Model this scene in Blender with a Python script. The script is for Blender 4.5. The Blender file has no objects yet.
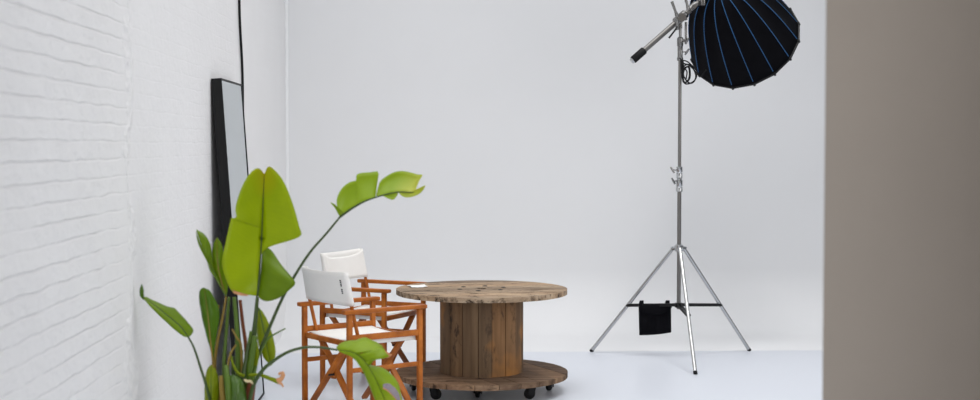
import bpy, bmesh, math, random
from mathutils import Vector, Matrix
random.seed(7)
C = bpy.context.scene.collection
PI = math.pi

# ------------------------------------------------------------------ camera, world, lights, exposure
CAM_H, FPX = 1.575, 1400.0
YAW, PITCH = math.radians(2.045), math.atan(55 / 1400)
cam_d = bpy.data.cameras.new('camera'); cam = bpy.data.objects.new('camera', cam_d); C.objects.link(cam)
cam_d.sensor_width = 36; cam_d.lens = FPX / 980 * 36
cam.location = (0, 0, CAM_H); cam.rotation_euler = (PI / 2 - PITCH, 0, -YAW)
cam_d.dof.use_dof = True; cam_d.dof.focus_distance = 9.2; cam_d.dof.aperture_fstop = 2.4
cam_d.clip_end = 200
bpy.context.scene.camera = cam

vs = bpy.context.scene.view_settings
vs.view_transform = 'Standard'; vs.look = 'None'; vs.gamma = 1; vs.use_curve_mapping = False
vs.exposure = 0.0

world = bpy.data.worlds.new('daylight'); bpy.context.scene.world = world; world.use_nodes = True
wt = world.node_tree; bg = wt.nodes['Background']
# overcast studio surroundings: bright overhead, dimmer towards and below the horizon
wtc = wt.nodes.new('ShaderNodeTexCoord'); wsep = wt.nodes.new('ShaderNodeSeparateXYZ'); wrp = wt.nodes.new('ShaderNodeValToRGB')
wt.links.new(wtc.outputs['Generated'], wsep.inputs[0]); wt.links.new(wsep.outputs['Z'], wrp.inputs[0]); wt.links.new(wrp.outputs[0], bg.inputs[0])
wrp.color_ramp.elements[0].position = 0.0; wrp.color_ramp.elements[0].color = (0.26, 0.27, 0.29, 1)
wrp.color_ramp.elements[1].position = 0.55; wrp.color_ramp.elements[1].color = (0.92, 0.95, 1.0, 1)
bg.inputs[1].default_value = 0.67

def area(name, loc, target, sx, sy, power, col, spread=180):
    d = bpy.data.lights.new(name, 'AREA'); d.shape = 'RECTANGLE'; d.size = sx; d.size_y = sy
    d.energy = power; d.color = col; d.spread = math.radians(spread)
    o = bpy.data.objects.new(name, d); C.objects.link(o); o.location = loc
    o.rotation_euler = (Vector(target) - Vector(loc)).to_track_quat('-Z', 'Y').to_euler()
    return o
area('ceiling_panel', (0.6, 7.4, 6.3), (0.6, 7.6, 0), 6.0, 6.0, 154, (1.0, 0.985, 0.97), 125)
area('cove_panel', (2.5, 9.2, 5.6), (2.0, 10.1, 0), 0.6, 0.6, 13, (1.0, 0.985, 0.97), 95)
area('studio_window', (0.7, -5.0, 3.2), (-0.5, 8.5, 1.2), 3.6, 2.8, 268, (0.985, 0.985, 1.0))
area('side_fill', (5.7, 5.6, 2.7), (-1.3, 5.6, 1.4), 3.5, 2.6, 78, (1.0, 0.985, 0.975))  # added unseen light from the right, brightens the brick wall

# ------------------------------------------------------------------ helpers
def ray(px, py):
    xc, yc = (px - 490) / FPX, (200 - py) / FPX
    d = Vector((xc, math.cos(PITCH) + yc * math.sin(PITCH), -math.sin(PITCH) + yc * math.cos(PITCH)))
    return Matrix.Rotation(-YAW, 3, 'Z') @ d
def at(px, py, Y):
    d = ray(px, py); return Vector((0, 0, CAM_H)) + d * (Y / d.y)

def tag(o, label, cat, group=None):
    o['label'] = label; o['category'] = cat
    if group: o['group'] = group
    return o
def thing(name, label, cat, loc=(0, 0, 0), rz=0, group=None):
    o = bpy.data.objects.new(name, None); C.objects.link(o); o.location = loc; o.rotation_euler = (0, 0, rz)
    o.empty_display_size = 0.1
    return tag(o, label, cat, group)
def origin_of(p):
    v = Vector((0, 0, 0))
    while p is not None: v = v + p.location; p = p.parent
    return v
def obj(name, bm, mat, parent=None, smooth=False, world=False):
    """one mesh object; world=True: coordinates are in the room and are moved into the parent's frame"""
    if world and parent is not None:
        bmesh.ops.translate(bm, verts=bm.verts, vec=-origin_of(parent))
    bmesh.ops.recalc_face_normals(bm, faces=bm.faces)
    me = bpy.data.meshes.new(name); bm.to_mesh(me); bm.free()
    if smooth:
        for p in me.polygons: p.use_smooth = True
        if smooth != 'all': me.set_sharp_from_angle(angle=math.radians(38))
    o = bpy.data.objects.new(name, me); C.objects.link(o)
    me.materials.append(mat)
    if parent is not None: o.parent = parent
    return o
def struct(name, bm, mat, smooth=False):
    o = obj(name, bm, mat, None, smooth); o['kind'] = 'structure'; return o

def catmull(pts, n):
    pts = [Vector(p) for p in pts]
    if len(pts) == 2: return [pts[0].lerp(pts[1], i / (n - 1)) for i in range(n)]
    P = [pts[0] * 2 - pts[1]] + pts + [pts[-1] * 2 - pts[-2]]
    out = []; m = len(pts) - 1
    for i in range(n):
        t = i / (n - 1) * m; k = min(int(t), m - 1); u = t - k
        a, b, c, d = P[k:k + 4]
        out.append(0.5 * ((2 * b) + (c - a) * u + (2 * a - 5 * b + 4 * c - d) * u * u + (3 * b - a - 3 * c + d) * u ** 3))
    return out
def tube(bm, pts, r, seg=10, caps=True):
    pts = [Vector(p) for p in pts]; n = len(pts)
    rs = r if isinstance(r, (list, tuple)) else [r] * n
    tan = [(pts[min(i + 1, n - 1)] - pts[max(i - 1, 0)]).normalized() for i in range(n)]
    u = tan[0].orthogonal().normalized(); rings = []
    for i in range(n):
        u = (u - tan[i] * u.dot(tan[i])).normalized(); v = tan[i].cross(u)
        rings.append([bm.verts.new(pts[i] + (u * math.cos(2 * PI * k / seg) + v * math.sin(2 * PI * k / seg)) * rs[i]) for k in range(seg)])
    for a, b in zip(rings, rings[1:]):
        for k in range(seg): bm.faces.new((a[k], a[(k + 1) % seg], b[(k + 1) % seg], b[k]))
    if caps: bm.faces.new(rings[0][::-1]); bm.faces.new(rings[-1])
def bar(bm, p0, p1, w, h, up=(0, 0, 1), bev=0.003):
    """rectangular bar from p0 to p1; w across, h along up"""
    p0, p1 = Vector(p0), Vector(p1); t = (p1 - p0).normalized(); up = Vector(up)
    if abs(t.dot(up)) > 0.99: up = Vector((1, 0, 0))
    s = t.cross(up).normalized(); u = s.cross(t)
    vs_ = []
    for p in (p0, p1):
        for a, b in ((-1, -1), (1, -1), (1, 1), (-1, 1)): vs_.append(bm.verts.new(p + s * a * w / 2 + u * b * h / 2))
    fs = [(3, 2, 1, 0), (4, 5, 6, 7), (0, 1, 5, 4), (1, 2, 6, 5), (2, 3, 7, 6), (3, 0, 4, 7)]
    faces = [bm.faces.new([vs_[i] for i in f]) for f in fs]
    if bev:
        ed = list({e for f in faces for e in f.edges})
        bmesh.ops.bevel(bm, geom=ed, offset=bev, segments=2, profile=0.5, affect='EDGES')
def box(bm, lo, hi, bev=0.0):
    lo, hi = Vector(lo), Vector(hi); c = (lo + hi) / 2
    bar(bm, (c.x, lo.y, c.z), (c.x, hi.y, c.z), hi.x - lo.x, hi.z - lo.z, (0, 0, 1), bev)
def lathe(bm, prof, c=(0, 0, 0), axis=(0, 0, 1), seg=24):
    """prof: list of (radius, height) along the axis"""
    c, ax = Vector(c), Vector(axis).normalized(); u = ax.orthogonal().normalized(); v = ax.cross(u); rings = []
    for r, h in prof:
        r = max(r, 1e-5)
        rings.append([bm.verts.new(c + ax * h + (u * math.cos(2 * PI * k / seg) + v * math.sin(2 * PI * k / seg)) * r) for k in range(seg)])
    for a, b in zip(rings, rings[1:]):
        for k in range(seg): bm.faces.new((a[k], a[(k + 1) % seg], b[(k + 1) % seg], b[k]))
    bm.faces.new(rings[0][::-1]); bm.faces.new(rings[-1])
def NB(): return bmesh.new()

# ------------------------------------------------------------------ materials
def srgb(r, g, b):
    f = lambda c: (c / 255 / 12.92) if c / 255 <= 0.04045 else ((c / 255 + 0.055) / 1.055) ** 2.4
    return (f(r), f(g), f(b), 1)
class Nt:
    def __init__(s, name):
        s.m = bpy.data.materials.new(name); s.m.use_nodes = True; s.t = s.m.node_tree
        s.b = s.t.nodes['Principled BSDF']; s.out = s.t.nodes['Material Output']
    def n(s, kind, **kw):
        x = s.t.nodes.new(kind)
        for k, v in kw.items(): setattr(x, k, v)
        return x
    def l(s, a, b): s.t.links.new(a, b)
    def noise(s, vec, scale, detail=4, rough=0.55):
        x = s.n('ShaderNodeTexNoise'); x.inputs['Scale'].default_value = scale
        x.inputs['Detail'].default_value = detail; x.inputs['Roughness'].default_value = rough
        if vec is not None: s.l(vec, x.inputs['Vector'])
        return x.outputs['Fac']
    def ramp(s, fac, stops):
        x = s.n('ShaderNodeValToRGB'); el = x.color_ramp.elements
        while len(el) < len(stops): el.new(0.5)
        for e, (p, c) in zip(el, stops): e.position = p; e.color = c
        s.l(fac, x.inputs[0]); return x.outputs[0]
    def mix(s, fac, a, b, mode='MIX'):
        x = s.n('ShaderNodeMix', data_type='RGBA', blend_type=mode)
        for sock, v in ((x.inputs[0], fac), (x.inputs[6], a), (x.inputs[7], b)):
            if hasattr(v, 'is_output'): s.l(v, sock)
            else: sock.default_value = v
        return x.outputs[2]
    def math(s, op, a, b=0.0):
        x = s.n('ShaderNodeMath', operation=op)
        for i, v in enumerate((a, b)):
            if hasattr(v, 'is_output'): s.l(v, x.inputs[i])
            else: x.inputs[i].default_value = v
        return x.outputs[0]
    def vec(s, src='Object', scale=(1, 1, 1), rot=(0, 0, 0)):
        tc = s.n('ShaderNodeTexCoord'); mp = s.n('ShaderNodeMapping')
        mp.inputs['Scale'].default_value = scale; mp.inputs['Rotation'].default_value = rot
        s.l(tc.outputs[src], mp.inputs[0]); return mp.outputs[0]
    def bump(s, h, strength, dist):
        x = s.n('ShaderNodeBump'); x.inputs['Strength'].default_value = strength; x.inputs['Distance'].default_value = dist
        s.l(h, x.inputs['Height']); s.l(x.outputs[0], s.b.inputs['Normal']); return x
    def set(s, rough=0.5, metal=0.0, spec=0.5, col=None):
        s.b.inputs['Roughness'].default_value = rough; s.b.inputs['Metallic'].default_value = metal
        s.b.inputs['Specular IOR Level'].default_value = spec
        if col is not None:
            if hasattr(col, 'is_output'): s.l(col, s.b.inputs['Base Color'])
            else: s.b.inputs['Base Color'].default_value = col
        return s.m

def m_plain(name, col, rough=0.5, metal=0.0, spec=0.5, var=0.12, scale=30, bump=0.0):
    k = Nt(name); f = k.noise(k.vec(), scale)
    dark = tuple(c * (1 - var) for c in col[:3]) + (1,); lite = tuple(min(1, c * (1 + var)) for c in col[:3]) + (1,)
    m = k.set(rough, metal, spec, k.mix(f, dark, lite))
    if bump: k.bump(f, bump, 0.002)
    return m

def m_brick_wall():
    k = Nt('white_painted_brick')
    tc = k.n('ShaderNodeTexCoord'); sep = k.n('ShaderNodeSeparateXYZ'); k.l(tc.outputs['Object'], sep.inputs[0])
    com = k.n('ShaderNodeCombineXYZ'); k.l(sep.outputs['Y'], com.inputs[0]); k.l(sep.outputs['Z'], com.inputs[1])
    wob = k.n('ShaderNodeTexNoise'); wob.inputs['Scale'].default_value = 5; wob.inputs['Detail'].default_value = 3
    k.l(tc.outputs['Object'], wob.inputs['Vector'])
    mixv = k.n('ShaderNodeMix', data_type='VECTOR'); 
    off = k.n('ShaderNodeVectorMath', operation='SCALE'); k.l(wob.outputs['Color'], off.inputs[0]); off.inputs['Scale'].default_value = 0.022
    add = k.n('ShaderNodeVectorMath', operation='ADD'); k.l(com.outputs[0], add.inputs[0]); k.l(off.outputs[0], add.inputs[1])
    hs = []
    for bw, rh, ms in ((60.0, 0.0695, 0.006), (0.26, 0.0695, 0.005)):      # courses first, then the fainter upright joints
        br = k.n('ShaderNodeTexBrick'); k.l(add.outputs[0], br.inputs['Vector'])
        br.inputs['Scale'].default_value = 1.0; br.inputs['Brick Width'].default_value = bw; br.inputs['Row Height'].default_value = rh
        br.inputs['Mortar Size'].default_value = ms; br.inputs['Mortar Smooth'].default_value = 0.7
        br.inputs['Color1'].default_value = (1, 1, 1, 1); br.inputs['Color2'].default_value = (0.9, 0.9, 0.9, 1); br.inputs['Mortar'].default_value = (0, 0, 0, 1)
        hs.append(br.outputs['Color'])
    brh = k.math('ADD', k.math('MULTIPLY', hs[0], 0.85), k.math('MULTIPLY', hs[1], 0.18))
    # the far stretch is plastered smooth: courses fade beyond y = 5.5
    fade = k.n('ShaderNodeMapRange'); fade.inputs['From Min'].default_value = 5.4; fade.inputs['From Max'].default_value = 6.25
    fade.inputs['To Min'].default_value = 1.0; fade.inputs['To Max'].default_value = 0.07
    k.l(k.math('ADD', sep.outputs['Y'], k.math('MULTIPLY', k.noise(tc.outputs['Object'], 3, 3), 0.5)), fade.inputs[0])
    patch = k.ramp(k.noise(tc.outputs['Object'], 3.6, 5, 0.65), [(0.38, (0.12, 0.12, 0.12, 1)), (0.62, (1, 1, 1, 1))])
    h = k.math('MULTIPLY', k.math('MULTIPLY', brh, fade.outputs[0]), patch)
    h = k.math('ADD', h, k.math('MULTIPLY', k.noise(tc.outputs['Object'], 22, 5), 0.55))
    # raised seam where brick meets plaster
    seam = k.math('SUBTRACT', 1.0, k.math('MULTIPLY', k.math('ABSOLUTE', k.math('SUBTRACT', k.math('ADD', sep.outputs['Y'], k.math('MULTIPLY', k.noise(tc.outputs['Object'], 2.5, 4), 0.9)), 6.38)), 16.0))
    h = k.math('ADD', h, k.math('MULTIPLY', k.math('MAXIMUM', seam, 0.0), 1.2))
    k.bump(h, 0.8, 0.008)
    f = k.noise(tc.outputs['Object'], 1.6, 5)
    return k.set(0.62, 0, 0.3, k.mix(f, (0.79, 0.785, 0.785, 1), (0.86, 0.855, 0.855, 1)))

def m_wood(name, base, dark, lite, scale=(3, 60, 60), rough=0.45, tone=False, patch=None, bump=0.25, spec=0.4, weather=None):
    k = Nt(name); v = k.vec('Object', scale)
    g = k.noise(v, 1.0, 6, 0.6)
    col = k.ramp(g, [(0.25, dark), (0.5, base), (0.78, lite)])
    if tone:
        at_ = k.n('ShaderNodeAttribute', attribute_name='tone')
        col = k.mix(1.0, col, k.ramp(at_.outputs['Fac'], [(0.0, (0.55, 0.55, 0.58, 1)), (0.5, (0.95, 0.95, 0.95, 1)), (1.0, (1.5, 1.22, 0.92, 1) if patch else (1.18, 1.12, 1.05, 1))]), 'MULTIPLY')
    if patch:
        pn = k.noise(k.vec('Object', patch[0]), 1.0, 3)
        col = k.mix(k.ramp(pn, [(patch[2], (0, 0, 0, 1)), (patch[2] + 0.16, (1, 1, 1, 1))]), col, patch[1])
    if weather:
        wn = k.noise(k.vec('Object', weather[0]), 1.0, 8, 0.7)
        col = k.mix(k.ramp(wn, [(weather[2], (0, 0, 0, 1)), (weather[2] + 0.1, (1, 1, 1, 1))]), col, weather[1])
    k.bump(g, bump, 0.003)
    return k.set(rough, 0, spec, col)

def m_leaf(name, c1, c2, tip=None, rough=0.38):
    k = Nt(name)
    uv = k.n('ShaderNodeUVMap', uv_map='leaf')
    sep = k.n('ShaderNodeSeparateXYZ'); k.l(uv.outputs[0], sep.inputs[0])
    wv = k.math('SINE', k.math('MULTIPLY', k.math('ADD', sep.outputs[0], k.math('MULTIPLY', sep.outputs[1], 0.10)), 240.0))
    tc = k.n('ShaderNodeTexCoord'); n1 = k.noise(tc.outputs['Object'], 9, 4)
    col = k.mix(n1, c1, c2)
    col = k.mix(k.math('MULTIPLY', k.math('ADD', wv, 1.0), 0.03), col, (c2[0] * 0.5, c2[1] * 0.6, c2[2] * 0.5, 1))
    if tip:
        rng = k.n('ShaderNodeMapRange'); rng.inputs['From Min'].default_value = tip[1]; rng.inputs['From Max'].default_value = tip[2]
        k.l(k.math('ADD', sep.outputs[0], k.math('MULTIPLY', k.math('SUBTRACT', n1, 0.5), 0.25)), rng.inputs[0])
        col = k.mix(rng.outputs[0], col, tip[0])
    k.bump(wv, 0.05, 0.002)
    k.set(rough, 0, 0.28, col)
    tr = k.n('ShaderNodeBsdfTranslucent'); k.l(k.mix(0.35, col, (0.62, 0.70, 0.02, 1)), tr.inputs[0])
    ms = k.n('ShaderNodeMixShader'); ms.inputs[0].default_value = 0.33
    k.l(k.b.outputs[0], ms.inputs[1]); k.l(tr.outputs[0], ms.inputs[2]); k.l(ms.outputs[0], k.out.inputs[0])
    return k.m

def m_fabric(name, c1, c2, rough=0.9, scale=500, bump=0.2):
    k = Nt(name); v = k.vec('Object')
    w1 = k.n('ShaderNodeTexWave', bands_direction='X'); w1.inputs['Scale'].default_value = scale; k.l(v, w1.inputs[0])
    w2 = k.n('ShaderNodeTexWave', bands_direction='Z'); w2.inputs['Scale'].default_value = scale; k.l(v, w2.inputs[0])
    f = k.noise(v, 12, 4); k.bump(k.math('ADD', k.math('ADD', w1.outputs['Fac'], w2.outputs['Fac']), k.math('MULTIPLY', f, 2.0)), bump, 0.002)
    return k.set(rough, 0, 0.06, k.mix(f, c1, c2))

M_brick = m_brick_wall()
def m_cyc():
    k = Nt('white_studio_paint'); f = k.noise(k.vec(), 1.3, 4)
    k.bump(k.noise(k.vec(), 90, 3), 0.04, 0.002)
    return k.set(0.75, 0, 0.25, k.mix(f, (0.725, 0.73, 0.74, 1), (0.755, 0.76, 0.77, 1)))
M_cyc = m_cyc()
def m_floor():
    k = Nt('pale_grey_sealed_floor'); v = k.vec(); f = k.noise(v, 0.8, 5)
    k.bump(k.noise(v, 60, 3), 0.03, 0.002)
    return k.set(0.34, 0, 0.4, k.mix(f, (0.585, 0.615, 0.675, 1), (0.635, 0.665, 0.725, 1)))
M_floor = m_floor()
M_taupe = m_plain('taupe_painted_plaster', (0.375, 0.328, 0.28, 1), 0.7, 0, 0.25, 0.04, 4)
M_trim = m_plain('white_trim_paint', (0.84, 0.85, 0.86, 1), 0.5, 0, 0.3, 0.02, 8)
M_blackframe = m_plain('black_lacquer', (0.005, 0.005, 0.0055, 1), 0.5, 0, 0.2, 0.2, 20)
M_mirror = m_plain('mirror_glass', (0.49, 0.55, 0.57, 1), 0.02, 1.0, 0.5, 0.01, 2)
M_rubber = m_plain('black_rubber', (0.006, 0.006, 0.0065, 1), 0.6, 0, 0.2, 0.2, 40)
M_orange = m_wood('oiled_orange_hardwood', srgb(168, 93, 27), srgb(120, 60, 15), srgb(198, 118, 44), (9, 9, 9), 0.45, spec=0.3, bump=0.03)
M_canvas = m_fabric('natural_white_canvas', (0.80, 0.785, 0.755, 1), (0.86, 0.845, 0.815, 1))
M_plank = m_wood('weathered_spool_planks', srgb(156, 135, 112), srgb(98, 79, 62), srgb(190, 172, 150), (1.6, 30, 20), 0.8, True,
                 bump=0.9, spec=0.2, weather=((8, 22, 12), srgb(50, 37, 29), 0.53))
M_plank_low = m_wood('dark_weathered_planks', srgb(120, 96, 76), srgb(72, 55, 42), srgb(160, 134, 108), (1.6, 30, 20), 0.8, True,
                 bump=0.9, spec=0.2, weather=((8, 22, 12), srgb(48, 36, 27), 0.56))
M_stave = m_wood('spool_drum_staves', srgb(116, 93, 70), srgb(84, 66, 50), srgb(142, 116, 88), (16, 16, 1.1), 0.72, True,
                 patch=((3.2, 3.2, 2.4), srgb(184, 126, 66), 0.56), bump=0.4, spec=0.2, weather=((9, 9, 3.5), srgb(60, 49, 41), 0.58))
M_iron = m_plain('black_cast_iron', (0.014, 0.014, 0.015, 1), 0.5, 0.6, 0.4, 0.25, 60)
M_darksteel = m_plain('dark_bolt_steel', (0.03, 0.026, 0.024, 1), 0.55, 0.5, 0.4, 0.2, 60)
M_chrome = m_plain('polished_chrome', (0.50, 0.51, 0.52, 1), 0.16, 1.0, 0.5, 0.03, 20)
M_satin = m_plain('satin_steel', (0.23, 0.222, 0.212, 1), 0.30, 1.0, 0.5, 0.06, 30)
M_headsteel = m_plain('worn_clamp_steel', (0.25, 0.247, 0.243, 1), 0.26, 1.0, 0.5, 0.1, 40)
M_legsteel = m_plain('leg_tube_steel', (0.50, 0.50, 0.50, 1), 0.2, 1.0, 0.5, 0.05, 30)
M_black_fabric = m_fabric('black_nylon', (0.003, 0.003, 0.004, 1), (0.006, 0.006, 0.008, 1), 0.85, 260, 0.15)
M_blue = m_plain('blue_piping', (0.025, 0.11, 0.27, 1), 0.6, 0, 0.3, 0.15, 40)
M_black_plastic = m_plain('black_plastic', (0.006, 0.006, 0.007, 1), 0.45, 0, 0.3, 0.2, 40)
M_silver_cloth = m_plain('silver_lining', (0.75, 0.75, 0.76, 1), 0.35, 0.7, 0.5, 0.04, 40)
M_diffuser = m_plain('white_diffusion_cloth', (0.85, 0.85, 0.85, 1), 0.9, 0, 0.1, 0.02, 40)
M_paper = m_plain('white_paper', (0.86, 0.86, 0.86, 1), 0.8, 0, 0.2, 0.02, 30)
M_ink = m_plain('black_print', (0.02, 0.02, 0.022, 1), 0.7, 0, 0.2, 0.1, 30)
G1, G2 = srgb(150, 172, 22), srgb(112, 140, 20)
M_leaf_bright = m_leaf('bright_leaf', srgb(180, 198, 8), srgb(150, 174, 2), (srgb(196, 180, 20), 0.80, 1.05))  # brightest yellow-green of the leaf tints, for the big leaf
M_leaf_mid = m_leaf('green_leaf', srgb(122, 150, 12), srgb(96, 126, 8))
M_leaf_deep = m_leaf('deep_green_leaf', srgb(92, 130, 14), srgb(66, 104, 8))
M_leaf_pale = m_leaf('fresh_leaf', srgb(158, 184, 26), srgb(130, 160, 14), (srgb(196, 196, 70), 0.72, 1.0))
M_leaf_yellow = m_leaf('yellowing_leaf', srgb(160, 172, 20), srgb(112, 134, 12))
M_stem = m_plain('green_stalk', srgb(76, 104, 12), 0.45, 0, 0.45, 0.25, 14)
M_stem_dark = m_plain('dark_green_stalk', srgb(54, 74, 20), 0.42, 0, 0.45, 0.2, 14)
M_stem_old = m_plain('yellow_brown_stalk', srgb(140, 116, 50), 0.55, 0, 0.3, 0.25, 14)
M_stem_brown = m_plain('dry_brown_stalk', srgb(112, 62, 40), 0.7, 0, 0.2, 0.3, 20)
M_sheath = m_plain('glossy_green_sheath', srgb(62, 92, 18), 0.28, 0, 0.5, 0.3, 12)
M_dry = m_plain('dry_peach_tissue', srgb(208, 152, 108), 0.75, 0, 0.2, 0.25, 40)
M_drygrey = m_plain('dead_grey_leaf_edge', srgb(150, 140, 146), 0.75, 0, 0.2, 0.2, 40)
M_clay = m_plain('dark_planter', (0.05, 0.05, 0.052, 1), 0.6, 0, 0.3, 0.15, 20)
M_soil = m_plain('potting_soil', (0.035, 0.022, 0.014, 1), 0.95, 0, 0.1, 0.4, 60, 0.5)

# ------------------------------------------------------------------ setting
WX, BY, CY, TOP = -1.30, 10.60, 11.90, 4.6
bm = NB(); box(bm, (WX - 0.2, -4, -0.12), (5.2, BY, 0)); struct('floor', bm, M_floor)
bm = NB(); box(bm, (WX - 0.2, -4, 0), (WX, CY + 0.35, TOP)); struct('wall_left', bm, M_brick)
bm = NB()                                                        # studio cove: flat strip curving up into the back wall
R = 0.52; prof = [(BY, 0.0)] + [(CY - R + R * math.sin(a), R - R * math.cos(a)) for a in [i / 40 * PI / 2 for i in range(41)]] + [(CY, TOP)]
outer = [(CY + 0.2, TOP), (CY + 0.2, -0.12), (BY, -0.12)]
full = prof + outer
for x in (WX, 5.2): pass
va = [bm.verts.new((WX, y, z)) for y, z in full]; vb = [bm.verts.new((5.2, y, z)) for y, z in full]
for i in range(len(full)):
    j = (i + 1) % len(full); bm.faces.new((va[i], va[j], vb[j], vb[i]))
bm.faces.new(va[::-1]); bm.faces.new(vb)
struct('wall_back', bm, M_cyc, True)
bm = NB(); box(bm, (WX, CY - 0.022, 1.0), (WX + 0.024, CY, TOP), 0.003); struct('trim_1', bm, M_trim)
# near partition on the right, turned so that its end faces away from the camera
e = at(824.3, 200, 3.9); e.z = 0
d = Vector((e.x, e.y, 0)).normalized(); s = Vector((d.y, -d.x, 0))
bm = NB()
q = [e, e + s * 2.6, e + s * 2.6 + d * 0.12, e + d * 0.12]
lo = [bm.verts.new(p) for p in q]; hi = [bm.verts.new(p + Vector((0, 0, TOP))) for p in q]
for i in range(4): bm.faces.new((lo[i], lo[(i + 1) % 4], hi[(i + 1) % 4], hi[i]))
bm.faces.new(lo[::-1]); bm.faces.new(hi)
bmesh.ops.bevel(bm, geom=[x for x in bm.edges if abs((x.verts[0].co - x.verts[1].co).z) > 1], offset=0.004, segments=2, affect='EDGES')
struct('wall_right', bm, M_taupe)
bm = NB(); r0 = e + s * 0.535  # unseen return wall, added to darken the partition towards its right
q = [r0, r0 + s * 0.15, r0 + s * 0.15 - d * 1.3, r0 - d * 1.3]
lo = [bm.verts.new(p) for p in q]; hi = [bm.verts.new(p + Vector((0, 0, TOP))) for p in q]
for i in range(4): bm.faces.new((lo[i], lo[(i + 1) % 4], hi[(i + 1) % 4], hi[i]))
bm.faces.new(lo[::-1]); bm.faces.new(hi)
struct('wall_shade_return', bm, M_taupe)

# ------------------------------------------------------------------ mirror leaning on the brick wall
MW, MH, MT, MB = 0.835, 1.955, 0.058, 0.012
lean = math.asin(0.128 / MH)
mir = thing('floor_mirror', 'tall black framed mirror leaning against the white brick wall', 'mirror', (WX + 0.133, 8.42, 0))
mir.rotation_euler = (0, -lean, 0)
# local: x away from the wall (back face at x=0, front at MT), y along the wall, z up the leaning frame
bm = NB()
for lo_, hi_ in (((0, -MW / 2, 0), (MT, -MW / 2 + MB, MH)), ((0, MW / 2 - MB, 0), (MT, MW / 2, MH)),
                 ((0, -MW / 2 + MB, MH - MB), (MT, MW / 2 - MB, MH)), ((0, -MW / 2 + MB, 0), (MT, MW / 2 - MB, MB))):
    box(bm, lo_, hi_, 0.0015)
obj('frame', bm, M_blackframe, mir)
bm = NB(); box(bm, (0.004, -MW / 2 + MB, MB), (0.012, MW / 2 - MB, MH - MB)); obj('backing_board', bm, M_blackframe, mir)
bm = NB(); box(bm, (MT - 0.010, -MW / 2 + MB, MB), (MT - 0.004, MW / 2 - MB, MH - MB)); obj('mirror_glass', bm, M_mirror, mir)

# cable hanging down the wall behind the mirror
bm = NB()
yy = 9.17
tube(bm, catmull([(WX + 0.012, yy - 0.12, TOP - 0.3), (WX + 0.012, yy - 0.10, 3.2), (WX + 0.012, yy - 0.07, 2.45), (WX + 0.012, yy + 0.05, 2.0), (WX + 0.012, yy + 0.03, 1.3), (WX + 0.012, yy + 0.02, 0.02)], 40), 0.0085, 8)
tag(obj('power_cable', bm, M_rubber, None, 'all'), 'black cable hanging down the white brick wall behind the leaning mirror', 'cable')

# ------------------------------------------------------------------ spool table
TC = Vector((0.266, 8.945, 0)); TR = 0.548
tab = thing('spool_table', 'round table made from a weathered wooden cable spool on black casters', 'table', TC)
def plank_disc(z0, z1, r, n, ang, hole):
    bm = NB(); lay = bm.verts.layers.float.new('tone'); w = 2 * r / n; rot = Matrix.Rotation(ang, 3, 'Z'); gap = 0.0022
    rnd = random.Random(n * 7 + int(z1 * 100))
    for i in range(n):
        y0, y1 = -r + i * w + gap, -r + (i + 1) * w - gap
        ch = lambda y: math.sqrt(max(r * r - y * y, 1e-6)); dz = rnd.uniform(-0.0015, 0.0015); t = rnd.random()
        ys = [y0 + (y1 - y0) * k / 8 for k in range(9)]
        right = [(ch(y), y) for y in ys]; left = [(-ch(y), y) for y in ys[::-1]]
        spans = [right + left]
        if hole and y0 < hole and y1 > -hole:                      # split the plank around the centre hole
            def hx(y): return math.sqrt(max(hole * hole - y * y, 1e-8))
            spans = [right + [(hx(y), y) for y in ys[::-1]], left + [(-hx(y), y) for y in ys]]
        for poly in spans:
            vs0 = [bm.verts.new(rot @ Vector((x, y, z0 + dz))) for x, y in poly]; vs1 = [bm.verts.new(rot @ Vector((x, y, z1 + dz))) for x, y in poly]
            for v in vs0 + vs1: v[lay] = t
            m = len(poly)
            for a in range(m): bm.faces.new((vs0[a], vs0[(a + 1) % m], vs1[(a + 1) % m], vs1[a]))
            f0 = bm.faces.new(vs0[::-1]); f1 = bm.faces.new(vs1)
            bmesh.ops.triangulate(bm, faces=[f0, f1])
    return bm
ttop = obj('tabletop', plank_disc(0.624, 0.655, TR, 8, math.radians(8), 0.034), M_plank, tab)
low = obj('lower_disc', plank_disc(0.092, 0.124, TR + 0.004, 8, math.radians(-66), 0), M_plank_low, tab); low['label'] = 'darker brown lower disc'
def staves(r0, r1, z0, z1, n, ph):
    bm = NB(); lay = bm.verts.layers.float.new('tone'); rnd = random.Random(3)
    seen = []; a = ph; widths = [rnd.uniform(0.85, 1.15) for _ in range(n)]; tot = sum(widths)
    for w in widths:
        da = w / tot * 2 * PI; g = 0.0075; t = {0: 0.35, 1: 0.85, 2: 0.8, 3: 0.6, 4: 0.3, n - 1: 0.5, n - 2: 0.62, n - 3: 0.45, n - 4: 0.55}.get(len(seen), rnd.random()); seen.append(t); dr = rnd.uniform(-0.002, 0.002)
        ring = [a + g + (da - 2 * g) * k / 4 for k in range(5)]
        poly = [((r1 + dr) * math.cos(x), (r1 + dr) * math.sin(x)) for x in ring] + [(r0 * math.cos(x), r0 * math.sin(x)) for x in ring[::-1]]
        v0 = [bm.verts.new((x, y, z0)) for x, y in poly]; v1 = [bm.verts.new((x, y, z1)) for x, y in poly]
        for v in v0 + v1: v[lay] = t
        m = len(poly)
        for i in range(m): bm.faces.new((v0[i], v0[(i + 1) % m], v1[(i + 1) % m], v1[i]))
        bm.faces.new(v0[::-1]); bm.faces.new(v1); a += da
    return bm
obj('drum', staves(0.235, 0.267, 0.124, 0.624, 18, math.radians(-96.2)), M_stave, tab)
for i in range(6):
    a = i * PI / 3 + 0.35; bm = NB(); lathe(bm, [(0.017, 0), (0.017, 0.002), (0.010, 0.0045), (0.0, 0.0055)], (0.15 * math.cos(a), 0.15 * math.sin(a), 0.6555), seg=10); obj('bolt', bm, M_darksteel, tab)
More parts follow.
